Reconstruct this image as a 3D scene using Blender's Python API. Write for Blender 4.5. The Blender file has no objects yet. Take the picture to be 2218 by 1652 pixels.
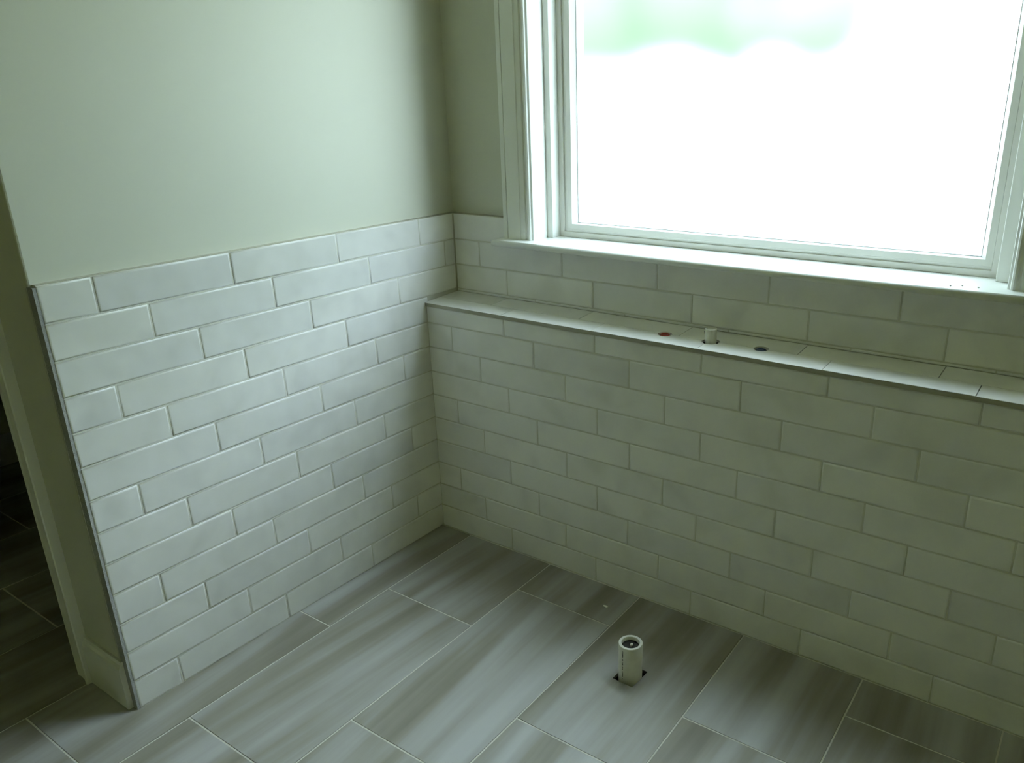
import bpy, bmesh, math, random
from mathutils import Matrix, Vector
random.seed(7)
sc = bpy.context.scene
COL = sc.collection

# ---------------------------------------------------------------- camera
W, H = 2218.0, 1652.0
FPX, CX, CY = 1733.363, 1243.679, 849.375
RM = ((0.82599548, 0.5635008, -0.0140826),
      (0.18343435, -0.29233902, -0.93855726),
      (-0.53299466, 0.77266082, -0.34483611))      # rows: right, down, forward
cam = bpy.data.cameras.new('camera')
cam.sensor_fit = 'HORIZONTAL'
cam.sensor_width = 36.0
cam.lens = FPX / W * 36.0
cam.shift_x = -(CX - W / 2) / W
cam.shift_y = (CY - H / 2) / W
cam.clip_start = 0.02
co = bpy.data.objects.new('camera', cam)
COL.objects.link(co)
r_, d_, f_ = (Vector(v) for v in RM)
M = Matrix((r_, -d_, -f_)).transposed().to_4x4()
M.translation = Vector((1.74535723, -1.73014125, 1.36183517))
co.matrix_world = M
sc.camera = co

# ---------------------------------------------------------------- sky, light, exposure
SKY = 19.0
w = bpy.data.worlds.new('sky')
sc.world = w
w.use_nodes = True
bg = w.node_tree.nodes['Background']
bg.inputs['Color'].default_value = (0.81, 1.0, 1.15, 1)      # even bright overcast
bg.inputs['Strength'].default_value = SKY
sc.view_settings.view_transform = 'Standard'
sc.view_settings.look = 'None'
sc.view_settings.exposure = 0.0
sc.view_settings.gamma = 1.0
sc.view_settings.use_curve_mapping = False
pl = bpy.data.lights.new('window_portal', 'AREA')           # guides the sky's samples through the window, gives no light itself
pl.shape = 'RECTANGLE'
pl.size, pl.size_y = 1.26, 1.26
pl.cycles.is_portal = True
po = bpy.data.objects.new('window_portal', pl)
po.location = (0.9385, 0.335, 1.585)
po.rotation_euler = (math.radians(-90), 0, 0)
COL.objects.link(po)
sc.cycles.use_denoising = True
sc.cycles.max_bounces = 10
sc.cycles.diffuse_bounces = 6
sc.cycles.transparent_max_bounces = 12
sc.cycles.sample_clamp_indirect = 8.0


# ---------------------------------------------------------------- materials
def new_mat(name):
    m = bpy.data.materials.new(name)
    m.use_nodes = True
    nt = m.node_tree
    return m, nt, nt.nodes['Principled BSDF']


def nd(nt, t, **kw):
    n = nt.nodes.new(t)
    for k, v in kw.items():
        if hasattr(n, k) and k not in n.inputs:
            setattr(n, k, v)
        else:
            n.inputs[k].default_value = v
    return n


def paint(name, col, rough=0.6, bump=0.02, scale=180, var=0.03):
    m, nt, b = new_mat(name)
    tc = nd(nt, 'ShaderNodeTexCoord')
    n = nd(nt, 'ShaderNodeTexNoise')
    n.inputs['Scale'].default_value = scale
    n.inputs['Detail'].default_value = 3
    nt.links.new(tc.outputs['Object'], n.inputs['Vector'])
    n2 = nd(nt, 'ShaderNodeTexNoise')
    n2.inputs['Scale'].default_value = 2.2
    nt.links.new(tc.outputs['Object'], n2.inputs['Vector'])
    mx = nd(nt, 'ShaderNodeMix', data_type='RGBA')
    mx.inputs[6].default_value = (*[c * (1 - var) for c in col], 1)
    mx.inputs[7].default_value = (*[min(1, c * (1 + var)) for c in col], 1)
    nt.links.new(n2.outputs['Fac'], mx.inputs[0])
    nt.links.new(mx.outputs[2], b.inputs['Base Color'])
    b.inputs['Roughness'].default_value = rough
    if bump:
        bp = nd(nt, 'ShaderNodeBump')
        bp.inputs['Strength'].default_value = bump
        bp.inputs['Distance'].default_value = 0.002
        nt.links.new(n.outputs['Fac'], bp.inputs['Height'])
        nt.links.new(bp.outputs['Normal'], b.inputs['Normal'])
    return m


def obj_coords(nt, scale=(1, 1, 1)):
    """local coordinates of the piece, shifted by its own random number so that no two pieces share a pattern"""
    tc = nd(nt, 'ShaderNodeTexCoord')
    oi = nd(nt, 'ShaderNodeObjectInfo')
    mu = nd(nt, 'ShaderNodeMath', operation='MULTIPLY')
    mu.inputs[1].default_value = 57.0
    nt.links.new(oi.outputs['Random'], mu.inputs[0])
    cb = nd(nt, 'ShaderNodeCombineXYZ')
    nt.links.new(mu.outputs[0], cb.inputs[0])
    nt.links.new(mu.outputs[0], cb.inputs[1])
    ad = nd(nt, 'ShaderNodeVectorMath', operation='MULTIPLY_ADD')
    ad.inputs[1].default_value = scale
    nt.links.new(tc.outputs['Object'], ad.inputs[0])
    nt.links.new(cb.outputs[0], ad.inputs[2])
    return ad.outputs[0], oi, tc


def ramp(nt, src, stops):
    r = nd(nt, 'ShaderNodeValToRGB')
    els = r.color_ramp.elements
    while len(els) < len(stops):
        els.new(0.5)
    for e, (p, c) in zip(els, stops):
        e.position = p
        e.color = (*c, 1)
    nt.links.new(src, r.inputs['Fac'])
    return r


def wall_tile_material(name, rough=0.33):
    """off-white marble, cloudy, hand-finished face"""
    m, nt, b = new_mat(name)
    vec, oi, tc = obj_coords(nt, (1.0, 1.0, 1.0))
    n = nd(nt, 'ShaderNodeTexNoise')
    n.inputs['Scale'].default_value = 7.0
    n.inputs['Detail'].default_value = 2.5
    n.inputs['Roughness'].default_value = 0.45
    n.inputs['Distortion'].default_value = 0.5
    nt.links.new(vec, n.inputs['Vector'])
    r = ramp(nt, n.outputs['Fac'], [(0.28, (0.75, 0.745, 0.725)), (0.5, (0.84, 0.835, 0.82)), (0.75, (0.88, 0.875, 0.86))])
    # one tone per tile: a few grey ones
    rr = ramp(nt, oi.outputs['Random'], [(0.0, (0.885, 0.885, 0.89)), (0.12, (0.945, 0.945, 0.945)), (0.5, (0.98, 0.98, 0.975)), (1.0, (1.0, 0.995, 0.98))])
    mx = nd(nt, 'ShaderNodeMix', data_type='RGBA', blend_type='MULTIPLY')
    mx.inputs[0].default_value = 1.0
    nt.links.new(r.outputs[0], mx.inputs[6])
    nt.links.new(rr.outputs[0], mx.inputs[7])
    nt.links.new(mx.outputs[2], b.inputs['Base Color'])
    b.inputs['Roughness'].default_value = rough
    b.inputs['Specular IOR Level'].default_value = 0.4
    n2 = nd(nt, 'ShaderNodeTexNoise')
    n2.inputs['Scale'].default_value = 11.0
    n2.inputs['Detail'].default_value = 1.0
    nt.links.new(vec, n2.inputs['Vector'])
    bp = nd(nt, 'ShaderNodeBump')
    bp.inputs['Strength'].default_value = 0.8
    bp.inputs['Distance'].default_value = 0.008
    nt.links.new(n2.outputs['Fac'], bp.inputs['Height'])
    nt.links.new(bp.outputs['Normal'], b.inputs['Normal'])
    return m


def floor_tile_material():
    """vein-cut grey marble: soft bands along the length of the tile"""
    m, nt, b = new_mat('floor_marble')
    tc = nd(nt, 'ShaderNodeTexCoord')
    oi = nd(nt, 'ShaderNodeObjectInfo')
    a = nd(nt, 'ShaderNodeMath', operation='MULTIPLY_ADD')       # small turn of the veins, per tile
    a.inputs[1].default_value = 0.16
    a.inputs[2].default_value = -0.08
    nt.links.new(oi.outputs['Random'], a.inputs[0])
    rot = nd(nt, 'ShaderNodeVectorRotate', rotation_type='Z_AXIS')
    nt.links.new(tc.outputs['Object'], rot.inputs['Vector'])
    nt.links.new(a.outputs[0], rot.inputs['Angle'])
    mu = nd(nt, 'ShaderNodeMath', operation='MULTIPLY')
    mu.inputs[1].default_value = 83.0
    nt.links.new(oi.outputs['Random'], mu.inputs[0])
    cb = nd(nt, 'ShaderNodeCombineXYZ')
    nt.links.new(mu.outputs[0], cb.inputs[0])
    nt.links.new(mu.outputs[0], cb.inputs[1])

    def band(sx, sy, detail, dist):
        v = nd(nt, 'ShaderNodeVectorMath', operation='MULTIPLY_ADD')
        v.inputs[1].default_value = (sx, sy, 1)
        nt.links.new(rot.outputs[0], v.inputs[0])
        nt.links.new(cb.outputs[0], v.inputs[2])
        n = nd(nt, 'ShaderNodeTexNoise')
        n.inputs['Scale'].default_value = 1.0
        n.inputs['Detail'].default_value = detail
        n.inputs['Roughness'].default_value = 0.5
        n.inputs['Distortion'].default_value = dist
        nt.links.new(v.outputs[0], n.inputs['Vector'])
        return n.outputs['Fac']
    wide = band(9.5, 0.8, 1.5, 0.3)
    fine = band(42.0, 2.2, 3.0, 0.1)
    cloud = band(4.0, 3.0, 3.0, 0.4)
    s = nd(nt, 'ShaderNodeMath', operation='MULTIPLY_ADD')
    s.inputs[1].default_value = 0.18
    nt.links.new(fine, s.inputs[0])
    s2 = nd(nt, 'ShaderNodeMath', operation='MULTIPLY_ADD')
    s2.inputs[1].default_value = 0.68
    nt.links.new(wide, s2.inputs[0])
    s3 = nd(nt, 'ShaderNodeMath', operation='MULTIPLY')
    s3.inputs[1].default_value = 0.15
    nt.links.new(cloud, s3.inputs[0])
    nt.links.new(s3.outputs[0], s2.inputs[2])
    nt.links.new(s2.outputs[0], s.inputs[2])
    r = ramp(nt, s.outputs[0], [(0.36, (0.175, 0.16, 0.12)), (0.46, (0.24, 0.225, 0.185)), (0.54, (0.31, 0.30, 0.275)), (0.66, (0.385, 0.382, 0.365))])
    nt.links.new(r.outputs[0], b.inputs['Base Color'])
    b.inputs['Roughness'].default_value = 0.38
    b.inputs['Specular IOR Level'].default_value = 0.4
    return m


def plastic(name, col, rough=0.35):
    m, nt, b = new_mat(name)
    tc = nd(nt, 'ShaderNodeTexCoord')
    n = nd(nt, 'ShaderNodeTexNoise')
    n.inputs['Scale'].default_value = 60
    nt.links.new(tc.outputs['Object'], n.inputs['Vector'])
    r = ramp(nt, n.outputs['Fac'], [(0.3, tuple(c * 0.93 for c in col)), (0.7, col)])
    nt.links.new(r.outputs[0], b.inputs['Base Color'])
    b.inputs['Roughness'].default_value = rough
    return m


M_PAINT = paint('beige_wall_paint', (0.575, 0.58, 0.485), 0.55)
M_TAN = paint('tan_wall_paint', (0.50, 0.49, 0.20), 0.6)
M_CLOSET = paint('closet_wall_paint', (0.62, 0.60, 0.48), 0.6)
M_CEIL = paint('ceiling_paint', (0.74, 0.72, 0.42), 0.7)
M_TRIM = paint('white_trim_paint', (0.80, 0.81, 0.77), 0.3, bump=0.0, var=0.01)
M_VINYL = paint('white_window_vinyl', (0.80, 0.80, 0.76), 0.35, bump=0.0, var=0.01)
M_TILE = wall_tile_material('marble_wall_tile')
M_LEDGE = wall_tile_material('marble_ledge_tile', 0.28)
M_BED = paint('olive_grout_bed', (0.36, 0.35, 0.27), 0.9, bump=0.3, scale=300)
M_GROUT = paint('wall_grout', (0.62, 0.61, 0.54), 0.9, bump=0.3, scale=400)
M_FGROUT = paint('floor_grout', (0.60, 0.58, 0.51), 0.9, bump=0.3, scale=400)
M_FLOOR = floor_tile_material()
M_MORTAR = paint('grey_mortar', (0.30, 0.30, 0.28), 0.95, bump=0.9, scale=260, var=0.35)
M_MUD = paint('joint_compound', (0.45, 0.44, 0.38), 0.9, bump=0.4, scale=200, var=0.1)
M_CAVITY = paint('dark_cavity', (0.02, 0.018, 0.014), 1.0, bump=0.5, scale=90, var=0.4)  # near-black: the shade inside holes is put into the colour
M_PVC = plastic('white_pvc', (0.74, 0.73, 0.66))
M_INK = plastic('black_print', (0.05, 0.05, 0.05), 0.6)
M_RED = plastic('red_pipe', (0.42, 0.055, 0.03), 0.4)
M_BLUE = plastic('blue_pipe', (0.035, 0.06, 0.16), 0.4)
M_BRASS = plastic('dull_brass', (0.35, 0.24, 0.10), 0.4)
M_CHIP = plastic('white_chip', (0.8, 0.79, 0.74), 0.6)
M_GASKET = plastic('grey_gasket', (0.40, 0.42, 0.42), 0.6)
M_EARTH = paint('pale_bare_ground', (0.38, 0.36, 0.32), 1.0, bump=0.5, scale=3, var=0.08)
M_LEAF = paint('green_leaves', (0.05, 0.085, 0.03), 0.7, bump=0.0, var=0.25)
M_BARK = paint('grey_bark', (0.22, 0.19, 0.15), 0.9, bump=0.6, scale=40, var=0.2)

# obscured glass: lets most daylight through, blurs part of it
M_GLASS = bpy.data.materials.new('obscured_glass')
M_GLASS.use_nodes = True
nt = M_GLASS.node_tree
nt.nodes.remove(nt.nodes['Principled BSDF'])
out = nt.nodes['Material Output']
tr = nd(nt, 'ShaderNodeBsdfTransparent')
tr.inputs['Color'].default_value = (0.95, 0.98, 0.96, 1)
tl = nd(nt, 'ShaderNodeBsdfTranslucent')
tl.inputs['Color'].default_value = (0.9, 0.95, 0.92, 1)
gl = nd(nt, 'ShaderNodeBsdfGlossy')
gl.inputs['Roughness'].default_value = 0.15
m1 = nd(nt, 'ShaderNodeMixShader')
m1.inputs[0].default_value = 0.04
m2 = nd(nt, 'ShaderNodeMixShader')
fr = nd(nt, 'ShaderNodeFresnel')
fr.inputs['IOR'].default_value = 1.3
nt.links.new(fr.outputs[0], m2.inputs[0])
rf = nd(nt, 'ShaderNodeBsdfRefraction')
rf.inputs['Color'].default_value = (0.95, 0.98, 0.96, 1)
rf.inputs['Roughness'].default_value = 0.35
rf.inputs['IOR'].default_value = 1.14
m0 = nd(nt, 'ShaderNodeMixShader')
m0.inputs[0].default_value = 1.0
nt.links.new(tr.outputs[0], m0.inputs[1])
nt.links.new(rf.outputs[0], m0.inputs[2])
nt.links.new(m0.outputs[0], m1.inputs[1])
nt.links.new(tl.outputs[0], m1.inputs[2])
nt.links.new(m1.outputs[0], m2.inputs[1])
nt.links.new(gl.outputs[0], m2.inputs[2])
nt.links.new(m2.outputs[0], out.inputs['Surface'])


# ---------------------------------------------------------------- helpers
def link(name, me, mat=None, parent=None, matrix=None):
    o = bpy.data.objects.new(name, me)
    if mat and me and not me.materials:
        me.materials.append(mat)
    COL.objects.link(o)
    if parent:
        o.parent = parent
    if matrix is not None:
        o.matrix_basis = matrix
    return o


def obj(name, bm, mat, parent=None, smooth=False):
    me = bpy.data.meshes.new(name)
    bmesh.ops.recalc_face_normals(bm, faces=bm.faces)
    if smooth:
        for f in bm.faces:
            f.smooth = True
    bm.to_mesh(me)
    bm.free()
    return link(name, me, mat, parent)


def tag(o, label=None, cat=None, kind=None, group=None):
    if label:
        o['label'] = label
    if cat:
        o['category'] = cat
    if kind:
        o['kind'] = kind
    if group:
        o['group'] = group
    return o


def box(bm, x0, x1, y0, y1, z0, z1):
    v = [bm.verts.new(p) for p in ((x0, y0, z0), (x1, y0, z0), (x1, y1, z0), (x0, y1, z0), (x0, y0, z1), (x1, y0, z1), (x1, y1, z1), (x0, y1, z1))]
    for f in ((0, 3, 2, 1), (4, 5, 6, 7), (0, 1, 5, 4), (1, 2, 6, 5), (2, 3, 7, 6), (3, 0, 4, 7)):
        bm.faces.new([v[i] for i in f])
    return bm


def boxes(*bs):
    bm = bmesh.new()
    for b in bs:
        box(bm, *b)
    return bm


def bevelled(bm, w, seg=2):
    bmesh.ops.bevel(bm, geom=list(bm.edges), offset=w, segments=seg, profile=0.5, affect='EDGES')
    return bm


def prism(pts, z0, z1, axis='z'):
    """closed outline swept along an axis; pts are (x,y) for z, (y,z) for x"""
    bm = bmesh.new()
    mk = (lambda p, t: (p[0], p[1], t)) if axis == 'z' else (lambda p, t: (t, p[0], p[1]))
    a = [bm.verts.new(mk(p, z0)) for p in pts]
    b = [bm.verts.new(mk(p, z1)) for p in pts]
    n = len(pts)
    for i in range(n):
        bm.faces.new((a[i], a[(i + 1) % n], b[(i + 1) % n], b[i]))
    bm.faces.new(a[::-1])
    bm.faces.new(b)
    return bm


def rect_sweep(x0, x1, z0, z1, prof):
    """mitred frame: closed profile of (inset, y) swept round a rectangle in the window plane"""
    bm = bmesh.new()
    rings = []
    for k in range(4):
        ring = []
        for i, y in prof:
            p = ((x0 + i, y, z0 + i), (x1 - i, y, z0 + i), (x1 - i, y, z1 - i), (x0 + i, y, z1 - i))[k]
            ring.append(bm.verts.new(p))
        rings.append(ring)
    n = len(prof)
    for k in range(4):
        a, b = rings[k], rings[(k + 1) % 4]
        for i in range(n):
            bm.faces.new((a[i], a[(i + 1) % n], b[(i + 1) % n], b[i]))
    return bm


def lathe(prof, cx, cy, n=24, closed=True):
    """profile of (radius, z) turned about a vertical axis"""
    bm = bmesh.new()
    rings = [[bm.verts.new((cx + r * math.cos(2 * math.pi * k / n), cy + r * math.sin(2 * math.pi * k / n), z)) for k in range(n)] for r, z in prof]
    m = len(prof)
    for j in range(m if closed else m - 1):
        a, b = rings[j], rings[(j + 1) % m]
        for k in range(n):
            bm.faces.new((a[k], a[(k + 1) % n], b[(k + 1) % n], b[k]))
    if not closed:
        bm.faces.new(rings[0])
        bm.faces.new(rings[-1])
    return bm


def cut(o, cutters):
    """take cutter solids out of one object's mesh"""
    tmp = []
    for bm in cutters:
        me = bpy.data.meshes.new('cutter')
        bmesh.ops.recalc_face_normals(bm, faces=bm.faces)
        bm.to_mesh(me)
        bm.free()
        c = bpy.data.objects.new('cutter', me)
        COL.objects.link(c)
        md = o.modifiers.new('cut', 'BOOLEAN')
        md.operation = 'DIFFERENCE'
        md.solver = 'EXACT'
        md.object = c
        tmp.append(c)
    dg = bpy.context.evaluated_depsgraph_get()
    dg.update()
    me = bpy.data.meshes.new_from_object(o.evaluated_get(dg))
    o.modifiers.clear()
    old = o.data
    o.data = me
    if not me.materials:
        for mm in old.materials:
            me.materials.append(mm)
    for c in tmp:
        bpy.data.objects.remove(c)


def tile_mesh(w, h, t, bev=0.003, mat=None):
    """one tile lying in its own plane: width u, height v, face towards +n, eased edges"""
    me = bpy.data.meshes.new('tile')
    rings = ((0.0, 0.0), (0.0, t - bev * 0.62), (bev * 0.32, t - bev * 0.22), (bev, t))
    V, F = [], []
    for ins, n in rings:
        a, b = w / 2 - ins, h / 2 - ins
        V += [(-a, -b, n), (a, -b, n), (a, b, n), (-a, b, n)]
    for j in range(3):
        for k in range(4):
            i, l = j * 4 + k, j * 4 + (k + 1) % 4
            F.append((i, l, l + 4, i + 4))
    F.append((3, 2, 1, 0))
    F.append((12, 13, 14, 15))
    me.from_pydata(V, [], F)
    for p in me.polygons:
        p.use_smooth = 4 <= p.index < 12
    me.update()
    if mat:
        me.materials.append(mat)
    return me


FULL = {}


def lay(parent, name, c, u, v, w, h, t, mat, bev=0.0042, tilt=0.0035, off=0.0006, full=None):
    """lay one tile: c = centre of its face; u, v = wall directions; slight individual tilt and offset"""
    u, v = Vector(u), Vector(v)
    n = u.cross(v)
    sx = sy = 1.0
    if full and abs(w / full[0] - 1) < 0.03 and abs(h / full[1] - 1) < 0.03:
        key = (full, t, bev, mat.name)
        if key not in FULL:
            FULL[key] = tile_mesh(full[0], full[1], t, bev, mat)
        me = FULL[key]
        sx, sy = w / full[0], h / full[1]
    else:
        me = tile_mesh(w, h, t, bev, mat)
    mt = Matrix((u, v, n)).transposed().to_4x4()
    mt = mt @ Matrix.Rotation(random.uniform(-tilt, tilt) * min(1, 0.31 / max(w, 0.05)) * 0.6, 4, 'Y') @ Matrix.Rotation(random.uniform(-tilt, tilt) * 2.2, 4, 'X')
    mt = mt @ Matrix.Diagonal((sx, sy, 1, 1))
    pos = Vector(c) + n * (random.uniform(-off, off) - t)
    mt.translation = pos
    return link(name, me, None, parent, mt)


# ---------------------------------------------------------------- measures (metres)
P = 0.0794                     # course height of the wall tiles
TOP = 1.0313                   # top of the tiled wainscot
D = 0.147                      # depth of the tub ledge: window wall tile face
LEDGE = 0.785                  # back of the ledge; the top falls a little to the front
LF = 0.7785
RIGHT = 3.20                   # right hand wall, out of the picture
G = 0.0013                     # half a joint
TL, TH = 0.3150 - 2 * G, P - 2 * G


def zrow(r):
    return max(TOP - P * r, 0.0)


yb_ = D + 0.0245
XD = -0.020                    # drywall face of the left wall; the tiles stand proud of it
DY = -1.0585                   # face of the short wall with the doorway
CEIL = 2.70

# ---------------------------------------------------------------- floor
fl = obj('floor', boxes((-2.32, RIGHT + 0.1, -3.5, -0.345, -0.12, -0.0012), (-2.32, RIGHT + 0.1, -0.265, 0.44, -0.12, -0.0012),
                        (-2.32, 0.885, -0.345, -0.265, -0.12, -0.0012), (0.955, RIGHT + 0.1, -0.345, -0.265, -0.12, -0.0012)), M_FGROUT)
tag(fl, 'floor of long striped grey marble tiles laid with thin pale joints', 'floor', 'structure')
HX0, HX1, HY0, HY1 = 0.889, 0.951, -0.341, -0.270
LXS = [0.123 + 0.3255 * (k - 1) for k in range(-5, 9)]
LXS[5:12] = [-0.200, 0.125, 0.452, 0.773, 1.095, 1.409, 1.7225]
LXS[4] = -0.512
for k in range(len(LXS) - 1):
    x0, x1 = LXS[k], LXS[k + 1]
    if x0 > RIGHT - 0.02:
        break
    x1 = min(x1, RIGHT)
    ph = {5: -0.588, 6: -0.371, 7: -0.164, 8: -0.579, 9: -0.362, 10: -0.150}.get(k, -0.588 + 0.211 * (k - 5))
    ph = ph - 0.634 * math.floor((ph + 0.634) / 0.634)
    ph = ph if ph > -0.634 else ph + 0.634
    y = ph + 0.634
    while y > -2.75:
        ya, yb = y - 0.634, y
        yb = min(yb, 0.0 if x0 > -0.21 else 0.147)
        if x0 < -0.3 and ya < -2.3:
            break
        if yb - ya > 0.012:
            g = 0.0019
            if k == 8 and ya < HY0 and yb > HY1:          # the tile cut out round the drain pipe
                bm = bmesh.new()
                o4 = [(x0 + g, ya + g), (x1 - g, ya + g), (x1 - g, yb - g), (x0 + g, yb - g)]
                i4 = [(HX0, HY0 + 0.002), (HX1 - 0.004, HY0), (HX1, HY1), (HX0 + 0.003, HY1 - 0.003)]
                cx, cy = (x0 + x1) / 2, (ya + yb) / 2
                L = []
                for pts in (o4, i4):
                    for z in (-0.01, 0.0):
                        L.append([bm.verts.new((px - cx, py - cy, z)) for px, py in pts])
                for q in range(4):
                    p = (q + 1) % 4
                    bm.faces.new((L[1][q], L[1][p], L[3][p], L[3][q]))
                    bm.faces.new((L[0][q], L[0][p], L[1][p], L[1][q]))
                    bm.faces.new((L[2][q], L[2][p], L[3][p], L[3][q]))
                    bm.faces.new((L[0][q], L[0][p], L[2][p], L[2][q]))
                t = obj('floor_tile', bm, M_FLOOR, fl)
                t.location = (cx, cy, 0)
                t['label'] = 'striped grey floor tile with a square hole cut for the pipe'
            else:
                lay(fl, 'floor_tile', ((x0 + x1) / 2, (ya + yb) / 2, 0), (1, 0, 0), (0, 1, 0), x1 - x0 - 2 * g, yb - ya - 2 * g, 0.009, M_FLOOR, bev=0.0012, tilt=0.0004, off=0.0002)
        y -= 0.634
obj('drain_pit', boxes((0.870, 0.886, -0.36, -0.25, -0.12, -0.010), (0.954, 0.97, -0.36, -0.25, -0.12, -0.010), (0.886, 0.954, -0.36, -0.344, -0.12, -0.010),
                       (0.886, 0.954, -0.266, -0.25, -0.12, -0.010), (0.870, 0.97, -0.36, -0.25, -0.14, -0.12)), M_CAVITY, fl)['label'] = 'dark pit under the cut floor tile'

# ---------------------------------------------------------------- left wall
wl = obj('wall_left', boxes((-0.12, XD, -0.95, 0.45, 0, CEIL)), M_PAINT)
tag(wl, 'beige painted left wall above a white marble tile wainscot', 'wall', 'structure')
c = 0.004
dw = prism([(-0.29, DY), (XD - c, DY), (XD - c * 0.3, DY + c * 0.3), (XD, DY + c), (XD, -0.95), (-0.29, -0.95)], 0, CEIL)
for b in ((-1.09, -0.29, DY, -0.95, 2.06, CEIL), (-2.2, -1.09, DY, -0.95, 0, CEIL)):
    box(dw, *b)
wd = obj('wall_doorway', dw, M_PAINT)
tag(wd, 'olive shaded wall end beside the dark doorway at the left edge', 'wall', 'structure')
gr = obj('grout', boxes((XD - 0.001, -0.0020, -1.0520, yb_, 0, TOP - 0.001)), M_GROUT, wl)
gr['label'] = 'grout bed behind the left wall tiles'
me_ = obj('mortar_edge', boxes((-0.0270, -0.0022, -1.0592, -1.0518, 0.0, TOP - 0.004)), M_MORTAR, wl)
me_['label'] = 'rough grey mortar edge where the tiled wall ends'
bm = prism([(-0.0350, DY + 0.0005), (-0.0335, DY - 0.0004), (-0.0290, DY - 0.0012), (-0.0271, DY - 0.0002), (-0.0271, DY + 0.0005)], 0.135, TOP - 0.006)
obj('joint_compound', bm, M_MUD, wl)['label'] = 'pale strip of joint compound beside the mortar edge'
obj('top_caulk', boxes((XD, -0.0045, -1.0525, yb_, TOP - 0.002, TOP + 0.0004)), M_BED, wl)

LJ = {0: [0.9464, 0.6296, 0.3119, 0.0019], 1: [0.8419, 0.5245, 0.2083, -0.1023], 2: [0.7377, 0.4215, 0.1047], 3: [0.9463, 0.6319, 0.3131],
      4: [0.8471, 0.5309, 0.2128], 5: [0.7394, 0.4234, 0.1098], 6: [0.9467, 0.6279, 0.3132], 7: [0.8441, 0.5277, 0.2106], 8: [0.7373, 0.4215, 0.1042],
      9: [0.9434, 0.6285, 0.3156], 10: [0.8425, 0.5271, 0.2092], 11: [0.7331, 0.4222, 0.1052], 12: [0.9437, 0.6256, 0.3113]}
for r in range(13):
    zt, zb = zrow(r), zrow(r + 1)
    end = D if r < 3 else 0.012
    ys = [-1.0530 - G] + [-s for s in LJ[r]] + [end + (0.0 if r < 3 else 0.0)]
    ys = [y for y in ys[:-1] if y < end - 0.008] + [end]
    for a, b in zip(ys[:-1], ys[1:]):
        z0 = zb + G if r < 12 else 0.0015
        lay(wl, 'wall_tile', (0, (a + b) / 2, (zt + z0 - G) / 2), (0, 1, 0), (0, 0, 1), b - a - 2 * G, zt - G - z0, 0.010, M_TILE, full=(TL, TH))

# ---------------------------------------------------------------- window wall and tub ledge wall
WX0, WX1, WZ0, WZ1 = 0.317, 1.560, 0.972, 2.20          # finished opening
yb0, yb1 = D + 0.025, 0.33
wb = obj('wall_back', boxes((XD, WX0 - 0.018, yb0, yb1, 0, CEIL), (WX1 + 0.018, RIGHT, yb0, yb1, 0, CEIL),
                            (WX0 - 0.018, WX1 + 0.018, yb0, yb1, 0, WZ0 - 0.019), (WX0 - 0.018, WX1 + 0.018, yb0, yb1, WZ1 + 0.018, CEIL)), M_PAINT)
tag(wb, 'beige painted window wall with marble tile courses below the sill', 'wall', 'structure')
CO, CI = 0.2125, 0.1045                                  # casing outer edge, casing width
CXR = WX1 + CI
gb = obj('grout', boxes((0.0, CO, D + 0.0020, yb0 + 0.001, 0.775, TOP - 0.001), (CXR, RIGHT, D + 0.0020, yb0 + 0.001, 0.775, TOP - 0.001),
                        (CO, CXR, D + 0.0020, yb0 + 0.001, 0.775, 0.953)), M_GROUT, wb)
gb['label'] = 'grout bed behind the window wall tiles'
obj('top_caulk', boxes((0, CO - 0.001, D + 0.0035, yb0 + 0.001, TOP - 0.002, TOP + 0.0004)), M_BED, wb)
BJ = {0: [0.312], 1: [0.1], 2: [0.206], 3: [0.313]}
for r in range(4):
    zt, zb = zrow(r), zrow(r + 1)
    xs = [0.0]
    x = BJ[r][0]
    while x < RIGHT - 0.01:
        xs.append(x)
        x += 0.3135
    xs.append(RIGHT)
    z0 = zb + G if r < 3 else LEDGE + 0.0012
    for a, b in zip(xs[:-1], xs[1:]):
        zt1 = zt - G
        if r == 0:
            if a >= CO and b <= CXR:
                continue
            if a < CO < b:
                b = CO - 0.001 + G
            if a < CXR < b:
                a = CXR + 0.001 - G
        lay(wb, 'wall_tile', ((a + b) / 2, D, (zt1 + z0) / 2), (1, 0, 0), (0, 0, 1), b - a - 2 * G, zt1 - z0, 0.010, M_TILE, bev=0.0042 if r < 3 else 0.0015, full=(TL, TH))

le = obj('wall_ledge', boxes((0.0, RIGHT, 0.0020, yb0 - 0.0005, -0.002, LEDGE - 0.0102)), M_GROUT)
tag(le, 'tiled half height ledge wall under the window', 'wall', 'structure')
HOLES = [(0.800, 0.0615, 0.0185), (0.9305, 0.0610, 0.0225), (1.0620, 0.0675, 0.0185)]
cyl = lambda x, y, r, z0, z1, n=28: lathe([(r, z0), (r, z1)], x, y, n, False)
cut(le, [cyl(x, y, r, LEDGE - 0.09, LEDGE + 0.05) for x, y, r in HOLES])
RJ = {3: [0.3065, 0.6198, 0.9356, 1.2509, 1.5678], 4: [0.0994, 0.413, 0.7283, 1.0428, 1.3567], 5: [0.2081, 0.5212, 0.8361, 1.1507, 1.4632],
      6: [0.3132, 0.6267, 0.9414, 1.2557, 1.5721], 7: [0.1037, 0.417, 0.7318, 1.0469, 1.3619, 1.675], 8: [0.2068, 0.5209, 0.8372, 1.1533, 1.4661],
      9: [0.3094, 0.6255, 0.9392, 1.2548, 1.5681], 10: [0.0964, 0.4146, 0.7288, 1.0414, 1.3551, 1.6727], 11: [0.1975, 0.5143, 0.8293, 1.1429, 1.4582],
      12: [0.3017, 0.6198, 0.9322, 1.2437, 1.5622]}
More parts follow.
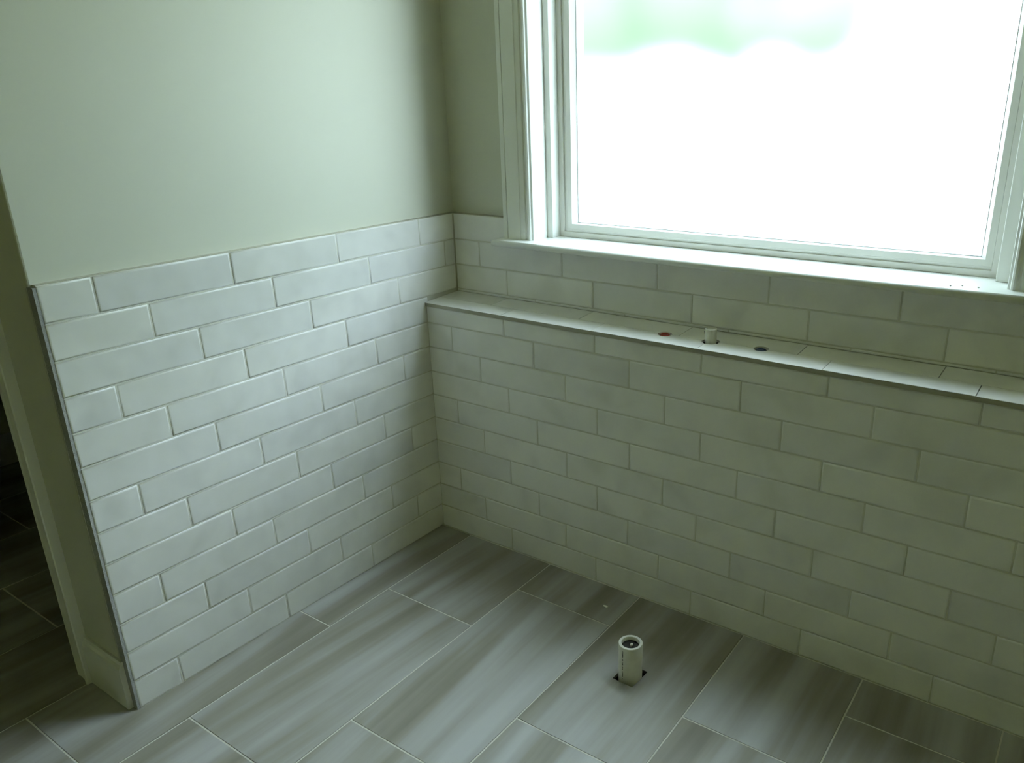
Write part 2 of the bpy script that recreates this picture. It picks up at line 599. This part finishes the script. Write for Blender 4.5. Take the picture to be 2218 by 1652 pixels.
for r in range(3, 13):
    zt, zb = zrow(r) - G, zrow(r + 1) + G
    if r == 3:
        zt = 0.7658
    if r == 12:
        zb = 0.0015
    xs = [0.0] + RJ[r]
    while xs[-1] + 0.3145 < RIGHT - 0.01:
        xs.append(xs[-1] + 0.3145)
    xs.append(RIGHT)
    for a, b in zip(xs[:-1], xs[1:]):
        lay(le, 'wall_tile', ((a + b) / 2, 0, (zt + zb) / 2), (1, 0, 0), (0, 0, 1), b - a - 2 * G, zt - zb, 0.010, M_TILE, full=(TL, TH))
obj('mortar_bed', boxes((0.0, RIGHT, -0.0034, 0.0055, 0.7662, LF - 0.0014)), M_BED, le)['label'] = 'grout line under the ledge edge tiles'
# ledge top: front row with a rounded nose, back row behind it
YM = 0.0655
fx = [0.0, 0.300, 0.6110, 0.9235, 1.2350, 1.5530, 1.868, 2.182, RIGHT]
bx = [0.0, 0.2060, 0.5230, 0.8380, 1.1520, 1.4670, 1.781, 2.095, RIGHT]
for row, xs in ((0, fx), (1, bx)):
    for a, b in zip(xs[:-1], xs[1:]):
        a1, b1 = a + 0.001, b - 0.001
        zl = lambda y: LF + (LEDGE - LF) * y / D
        if row == 0:
            pts = [(YM - 0.001, LEDGE - 0.010), (0.006, LEDGE - 0.010), (0.006, LF - 0.0013), (-0.004, LF - 0.0013), (-0.004, LF - 0.0008), (-0.0028, LF), (YM - 0.002, zl(YM)), (YM - 0.001, zl(YM) - 0.001)]
        else:
            pts = [(D - 0.0008, LEDGE - 0.010), (YM + 0.001, LEDGE - 0.010), (YM + 0.001, zl(YM) - 0.001), (YM + 0.002, zl(YM)), (D - 0.0008, LEDGE)]
        xc = (a1 + b1) / 2
        t = obj('ledge_tile', prism(pts, a1 - xc, b1 - xc, 'x'), M_LEDGE, le)
        t.location = (xc, 0, random.uniform(-0.0004, 0.0004))
        hs = [(x, y, rr) for x, y, rr in HOLES if x + rr > a1 and x - rr < b1 and ((row == 0 and y - rr < YM) or (row == 1 and y + rr > YM))]
        if hs:
            bpy.context.view_layer.update()
            cut(t, [cyl(x, y, rr, LEDGE - 0.05, LEDGE + 0.05) for x, y, rr in hs])
for x, y, rr in HOLES:
    obj('hole_shade_cup', lathe([(rr + 0.0015, LEDGE - 0.088), (rr + 0.0015, LEDGE - 0.0104), (rr - 0.0005, LEDGE - 0.0104), (rr - 0.0005, LEDGE - 0.082), (0.0005, LEDGE - 0.082), (0.0005, LEDGE - 0.088)], x, y, 24), M_CAVITY, le)['label'] = 'dark cup painting the shade inside a drilled ledge hole'  # added dark cup, its colour stands in for the shade in the hole

# ---------------------------------------------------------------- other walls, ceiling, baseboards
tag(obj('wall_right', boxes((RIGHT, RIGHT + 0.12, -3.4, yb1, 0, CEIL)), M_TAN), 'beige painted wall to the right of the tub ledge', 'wall', 'structure')
tag(obj('wall_front', boxes((-2.2, RIGHT, -3.52, -3.4, 0, CEIL)), M_TAN), 'beige painted wall behind the viewer', 'wall', 'structure')
tag(obj('wall_closet', boxes((-2.32, -2.2, -3.52, 0.45, 0, CEIL), (-2.2, -0.12, 0.33, 0.45, 0, CEIL)), M_CLOSET), 'dim walls of the small room beyond the doorway', 'wall', 'structure')
tag(obj('ceiling', boxes((-2.32, RIGHT + 0.12, -3.52, 0.45, CEIL, CEIL + 0.12)), M_CEIL), 'flat painted ceiling', 'ceiling', 'structure')


def baseboard_pts(y, s=-1):
    return [(y, 0.0), (y + s * 0.013, 0.0), (y + s * 0.013, 0.112), (y + s * 0.011, 0.118), (y + s * 0.007, 0.124), (y + s * 0.005, 0.132), (y, 0.132)]


bb = obj('baseboard_left', prism(baseboard_pts(DY), -0.195, -0.0205, 'x'), M_TRIM)
tag(bb, 'white baseboard with a bare cut end on the short wall end', 'baseboard', 'structure')
tag(obj('baseboard_right', boxes((RIGHT - 0.014, RIGHT, -3.4, -0.002, 0.0, 0.132)), M_TRIM), 'white baseboard along the right wall', 'baseboard', 'structure')

# ---------------------------------------------------------------- doorway at the left
dr = bpy.data.objects.new('door_1', None)
COL.objects.link(dr)
dr.location = (-0.69, DY, 0)
tag(dr, 'cased doorway opening into a dark room at the left edge', 'doorway', 'structure')


def into(parent, o):
    o.parent = parent
    o.matrix_parent_inverse = Matrix.Translation(-Vector(parent.location))
    return o


def casing_outline(x, s):
    """plan outline of a moulded casing leg; x = outer edge, s = direction of its width"""
    y = DY
    return [(x, y), (x, y - 0.021), (x + s * 0.002, y - 0.0235), (x + s * 0.010, y - 0.0235), (x + s * 0.013, y - 0.020), (x + s * 0.016, y - 0.019), (x + s * 0.050, y - 0.016),
            (x + s * 0.054, y - 0.017), (x + s * 0.062, y - 0.017), (x + s * 0.068, y - 0.012), (x + s * 0.070, y)]


into(dr, obj('casing', prism(casing_outline(-0.195, -1), 0, 2.13), M_TRIM))
into(dr, obj('casing', prism(casing_outline(-1.185, 1), 0, 2.13), M_TRIM))
into(dr, obj('casing', prism([(DY, 2.06), (DY - 0.016, 2.06), (DY - 0.021, 2.12), (DY - 0.021, 2.13), (DY, 2.13)], -1.114, -0.266, 'x'), M_TRIM))
into(dr, obj('door_jamb', boxes((-0.289, -0.269, DY - 0.001, -0.949, 0, 2.06)), M_TRIM))
into(dr, obj('door_jamb', boxes((-1.09, -1.07, DY - 0.001, -0.949, 0, 2.06)), M_TRIM))
into(dr, obj('door_jamb', boxes((-1.07, -0.289, DY - 0.001, -0.949, 2.04, 2.0605)), M_TRIM))

# ---------------------------------------------------------------- window
wn = bpy.data.objects.new('window_1', None)
COL.objects.link(wn)
wn.location = (0.9385, D + 0.012, WZ0)
tag(wn, 'large white cased window with bright obscured glass', 'window', 'structure')
YD = D + 0.012                 # line the casing depths are taken from; its back sits on the drywall behind


def wcasing(x, s):
    p = [(0, YD - yb0), (0, 0.0235), (0.001, 0.0245), (0.0145, 0.0245), (0.0155, 0.0215), (0.0175, 0.0235), (0.062, 0.0235), (0.0635, 0.0215), (0.066, 0.0210), (0.0785, 0.0205), (0.081, 0.0165),
         (0.0845, 0.0170), (0.0885, 0.0215), (0.0925, 0.0225), (0.0965, 0.0205), (0.0985, 0.0165), (0.103, 0.0145), (0.1042, 0.013), (0.1042, 0), (0.0865, -0.0001), (0.0865, YD - yb0)]
    return [(x + s * a, YD - b) for a, b in p]


ZC = WZ1 + CI
into(wn, obj('casing', prism(wcasing(CO, 1), WZ0, ZC), M_TRIM))
into(wn, obj('casing', prism(wcasing(CXR, -1), WZ0, ZC), M_TRIM))
into(wn, obj('casing', prism([(yb0, WZ1 + 0.018), (YD, WZ1 + 0.018), (YD, WZ1), (YD - 0.0235, WZ1 + 0.003), (YD - 0.0235, ZC), (yb0, ZC)], WX0, WX1, 'x'), M_TRIM))
# stool with a rounded nose and horns
YS = 0.0875
nose = [(YS + 0.0085 - 0.0085 * math.cos(t), WZ0 - 0.009 + 0.009 * math.sin(t)) for t in [math.radians(q) for q in range(-90, 91, 20)]]
st = obj('stool', prism(nose + [(0.262, WZ0), (0.262, WZ0 - 0.018)], 0.2005, CXR + 0.012, 'x'), M_TRIM)
for f in st.data.polygons:
    f.use_smooth = abs(f.normal.x) < 0.5 and f.normal.y < -0.05
cut(st, [boxes((0.1, WX0 - 0.0005, YD + 0.0002, 0.4, 0.9, 1.1)), boxes((WX1 + 0.0005, 1.9, YD + 0.0002, 0.4, 0.9, 1.1))])
into(wn, st)
into(wn, obj('jamb', boxes((WX0 - 0.0175, WX0, YD + 0.0003, 0.325, WZ0, WZ1)), M_TRIM))
into(wn, obj('jamb', boxes((WX1, WX1 + 0.0175, YD + 0.0003, 0.325, WZ0, WZ1)), M_TRIM))
into(wn, obj('jamb', boxes((WX0 - 0.0175, WX1 + 0.0175, YD + 0.0003, 0.325, WZ1, WZ1 + 0.0175)), M_TRIM))
into(wn, obj('stop', bevelled(boxes((WX0, 0.3365, 0.2130, 0.325, WZ0, WZ1)), 0.002), M_TRIM))
into(wn, obj('stop', bevelled(boxes((1.5285, WX1, 0.2130, 0.325, WZ0, WZ1)), 0.002), M_TRIM))
fr_ = obj('window_frame', rect_sweep(0.3365, 1.5285, WZ0, WZ1, [(0, 0.325), (0, 0.2515), (0.0015, 0.2500), (0.0150, 0.2500), (0.0160, 0.2515), (0.0160, 0.325)]), M_VINYL)
into(wn, fr_)
# sash: side rails 26 mm in from the stops, bottom rail just above the frame
sx0, sx1, sz0, sz1 = 0.3530, 1.5240, WZ0 + 0.0125, WZ1 - 0.012
sash = obj('sash', rect_sweep(sx0, sx1, sz0, sz1, [(0, 0.320), (0, 0.2560), (0.0105, 0.2545), (0.0120, 0.2510), (0.0265, 0.2510), (0.0275, 0.2525), (0.0275, 0.320)]), M_VINYL)
into(wn, sash)
bead = obj('glazing_bead', rect_sweep(sx0 + 0.027, sx1 - 0.027, sz0 + 0.019, sz1 - 0.027, [(0, 0.310), (0, 0.2530), (0.0100, 0.2690), (0.0115, 0.310)]), M_VINYL)
bead.parent = sash
gk = obj('gasket', rect_sweep(sx0 + 0.036, sx1 - 0.036, sz0 + 0.028, sz1 - 0.036, [(0, 0.285), (0, 0.2690), (0.0025, 0.2690), (0.0030, 0.285)]), M_GASKET)
gk.parent = sash
pn = obj('glass_pane', boxes((sx0 + 0.02, sx1 - 0.02, 0.2760, 0.2764, sz0 + 0.02, sz1 - 0.02)), M_GLASS)
me = bpy.data.meshes.new('glass_pane')
me.from_pydata([(sx0 + 0.02, 0.276, sz0 + 0.02), (sx1 - 0.02, 0.276, sz0 + 0.02), (sx1 - 0.02, 0.276, sz1 - 0.02), (sx0 + 0.02, 0.276, sz1 - 0.02)], [], [(0, 1, 2, 3)])
me.materials.append(M_GLASS)
pn.data = me
pn.parent = sash
sash['label'] = 'white sash holding the bright obscured pane'

# ---------------------------------------------------------------- plumbing
dp = bpy.data.objects.new('drain_pipe', None)
COL.objects.link(dp)
PX, PY = 0.9205, -0.3055
dp.location = (PX, PY, -0.12)
tag(dp, 'white plastic drain pipe standing up through a hole in the floor tile', 'pipe')
into(dp, obj('pipe_wall', lathe([(0.0298, -0.12), (0.0298, 0.0985), (0.0290, 0.0995), (0.0232, 0.0995), (0.0224, 0.0985), (0.0224, -0.12)], PX, PY, 40), M_PVC, smooth=False))
for f in dp.children[0].data.polygons:
    f.use_smooth = abs(f.normal.z) < 0.3
into(dp, obj('mouth_shade', lathe([(0.0223, -0.10), (0.0223, 0.089), (0.018, 0.088), (0.0005, 0.087), (0.0005, -0.10)], PX, PY, 24), M_CAVITY))['label'] = 'dark filling that paints the shade inside the pipe mouth'  # added dark filling: shade of the pipe's inside painted as colour
ch = bmesh.new()
box(ch, PX - 0.001, PX + 0.005, PY - 0.003, PY + 0.006, 0.0875, 0.096)
bmesh.ops.bevel(ch, geom=list(ch.edges), offset=0.002, segments=1, affect='EDGES')
into(dp, obj('pale_block', ch, M_PVC))['label'] = 'pale block inside the pipe mouth'  # small pale block set in the pipe mouth
# printed line of marks down the side of the pipe
ink = bmesh.new()
ang = math.radians(261)
z = 0.088
dirv = Vector((math.cos(ang), math.sin(ang), 0))
tv = Vector((-dirv.y, dirv.x, 0))
while z > 0.006:
    hgt = random.choice((0.0022, 0.003, 0.0045))
    ctr = Vector((PX, PY, z)) + dirv * 0.02985
    q = [ctr + tv * a + Vector((0, 0, b)) + dirv * e for e in (-0.0004, 0.0003) for a, b in ((-0.0011, -hgt / 2), (0.0011, -hgt / 2), (0.0011, hgt / 2), (-0.0011, hgt / 2))]
    vs = [ink.verts.new(p) for p in q]
    for f in ((0, 3, 2, 1), (4, 5, 6, 7), (0, 1, 5, 4), (1, 2, 6, 5), (2, 3, 7, 6), (3, 0, 4, 7)):
        ink.faces.new([vs[i] for i in f])
    z -= hgt + random.choice((0.0012, 0.0018, 0.004))
k = into(dp, obj('printed_marks', ink, M_INK))
k['kind'] = 'stuff'
k['label'] = 'dark printed line down the pipe'


def stub(name, label, x, y, rad, ztop, mat, n=20):
    r = bpy.data.objects.new(name, None)
    COL.objects.link(r)
    r.location = (x, y, LEDGE - 0.082)
    tag(r, label, 'pipe')
    into(r, obj('tube', lathe([(rad, LEDGE - 0.081), (rad, ztop - 0.0008), (rad - 0.0008, ztop), (rad - 0.0025, ztop), (rad - 0.003, ztop - 0.001), (rad - 0.003, LEDGE - 0.081)], x, y, n), mat))
    for f in r.children[0].data.polygons:
        f.use_smooth = abs(f.normal.z) < 0.3
    return r


hp = stub('water_pipe', 'red water pipe end inside the left hole of the marble ledge', 0.8005, 0.0615, 0.0125, LEDGE - 0.004, M_RED)
into(hp, obj('end_cap', lathe([(0.0092, LEDGE - 0.03), (0.0092, LEDGE - 0.007), (0.005, LEDGE - 0.0045), (0.0005, LEDGE - 0.004), (0.0005, LEDGE - 0.03)], 0.8005, 0.0615, 18), M_RED, smooth=True))
cr = into(hp, obj('crimp_ring', lathe([(0.0126, LEDGE - 0.016), (0.0142, LEDGE - 0.0155), (0.0142, LEDGE - 0.0095), (0.0126, LEDGE - 0.009)], 0.8005, 0.0615, 20), M_BRASS))
cr['label'] = 'dull brass ring'
cp = stub('water_pipe', 'dark blue water pipe end inside the right hole of the marble ledge', 1.0620, 0.0665, 0.0125, LEDGE - 0.005, M_BLUE)
into(cp, obj('end_cap', lathe([(0.0092, LEDGE - 0.03), (0.0092, LEDGE - 0.008), (0.005, LEDGE - 0.0055), (0.0005, LEDGE - 0.005), (0.0005, LEDGE - 0.03)], 1.0620, 0.0665, 18), M_BLUE, smooth=True))
sp = stub('spout_stub', 'short white capped pipe standing up from the middle ledge hole', 0.9305, 0.0605, 0.0148, LEDGE + 0.030, M_PVC, 28)
into(sp, obj('end_cap', lathe([(0.0117, LEDGE + 0.01), (0.0117, LEDGE + 0.0285), (0.006, LEDGE + 0.0290), (0.0005, LEDGE + 0.0290), (0.0005, LEDGE + 0.01)], 0.9305, 0.0605, 20), M_PVC))
for a, zz, s in ((200, LEDGE + 0.021, 0.0024), (205, LEDGE + 0.0275, 0.0012), (300, LEDGE + 0.0285, 0.0010), (204, LEDGE + 0.0165, 0.0014)):
    t = math.radians(a)
    d = Vector((math.cos(t), math.sin(t), 0))
    q = bmesh.new()
    bmesh.ops.create_icosphere(q, subdivisions=1, radius=s)
    bmesh.ops.translate(q, verts=q.verts, vec=Vector((0.9305, 0.0605, zz)) + d * 0.0149)
    into(sp, obj('paint_fleck', q, M_INK))['label'] = 'dark fleck'

# chip of tile left on the floor
chip = bmesh.new()
vs = [chip.verts.new(p) for p in ((-0.008, -0.002, 0), (0.006, -0.004, 0), (0.009, 0.002, 0), (-0.004, 0.004, 0), (-0.006, -0.001, 0.003), (0.005, -0.002, 0.004), (0.006, 0.001, 0.003), (-0.003, 0.002, 0.0025))]
for f in ((0, 3, 2, 1), (4, 5, 6, 7), (0, 1, 5, 4), (1, 2, 6, 5), (2, 3, 7, 6), (3, 0, 4, 7)):
    chip.faces.new([vs[i] for i in f])
cb_ = obj('tile_chip', chip, M_CHIP)
cb_.location = (0.714, -0.094, 0.0004)
tag(cb_, 'tiny white chip lying on the dark floor tile near the ledge wall', 'chip')
for x, y, lb in ((1.476, 0.132, 'middle one of three dark crumbs on the window stool'), (1.508, 0.131, 'dark crumb on the window stool nearest the right casing'),
                 (1.455, 0.118, 'dark crumb nearest the front edge of the window stool')):
    q = bmesh.new()
    bmesh.ops.create_icosphere(q, subdivisions=1, radius=0.0022)
    bmesh.ops.scale(q, verts=q.verts, vec=(1.3, 0.9, 0.6))
    o = obj('dust_crumb', q, M_MUD)
    o.location = (x, y, WZ0 + 0.0012)
    tag(o, lb, 'crumb', group='crumbs on the window stool')

# ---------------------------------------------------------------- outdoors behind the obscured glass
yard = obj('ground_outside', boxes((-60, 60, 0.6, 90, -0.75, -0.6)), M_EARTH)
tag(yard, 'pale bright ground outside the window', 'ground', 'structure')
# the edge of a wood: left crowns seen as a green blur, right ones unseen
rnd = random.Random(5)
bm = bmesh.new()
for k in range(700):
    left = k < 560
    x = rnd.uniform(-36, -5.5) if left else rnd.uniform(3, 44)  # right-hand crowns are out of view, added to block low sky light
    c = Vector((x, 25 + 0.06 * abs(x) + rnd.uniform(-1.5, 1.5), rnd.uniform(3.2, 24.0) if left else rnd.uniform(1.2, 9.8)))
    q = bmesh.ops.create_icosphere(bm, subdivisions=2, radius=rnd.uniform(1.3, 2.1))
    for v in q['verts']:
        v.co = v.co * rnd.uniform(0.88, 1.12) + c
for k in range(16):
    lx = -34 + k * 4.8
    if -5.5 < lx < 3:
        continue
    ly = 25 + 0.06 * abs(lx)
    box(bm, lx - 0.15, lx + 0.15, ly - 0.15, ly + 0.15, -0.6, 9)
tag(obj('trees_outside', bm, M_LEAF, smooth=True), 'green blur of trees behind the upper left part of the window glass, with unseen trees added at the right to block low sky', 'trees', 'stuff')
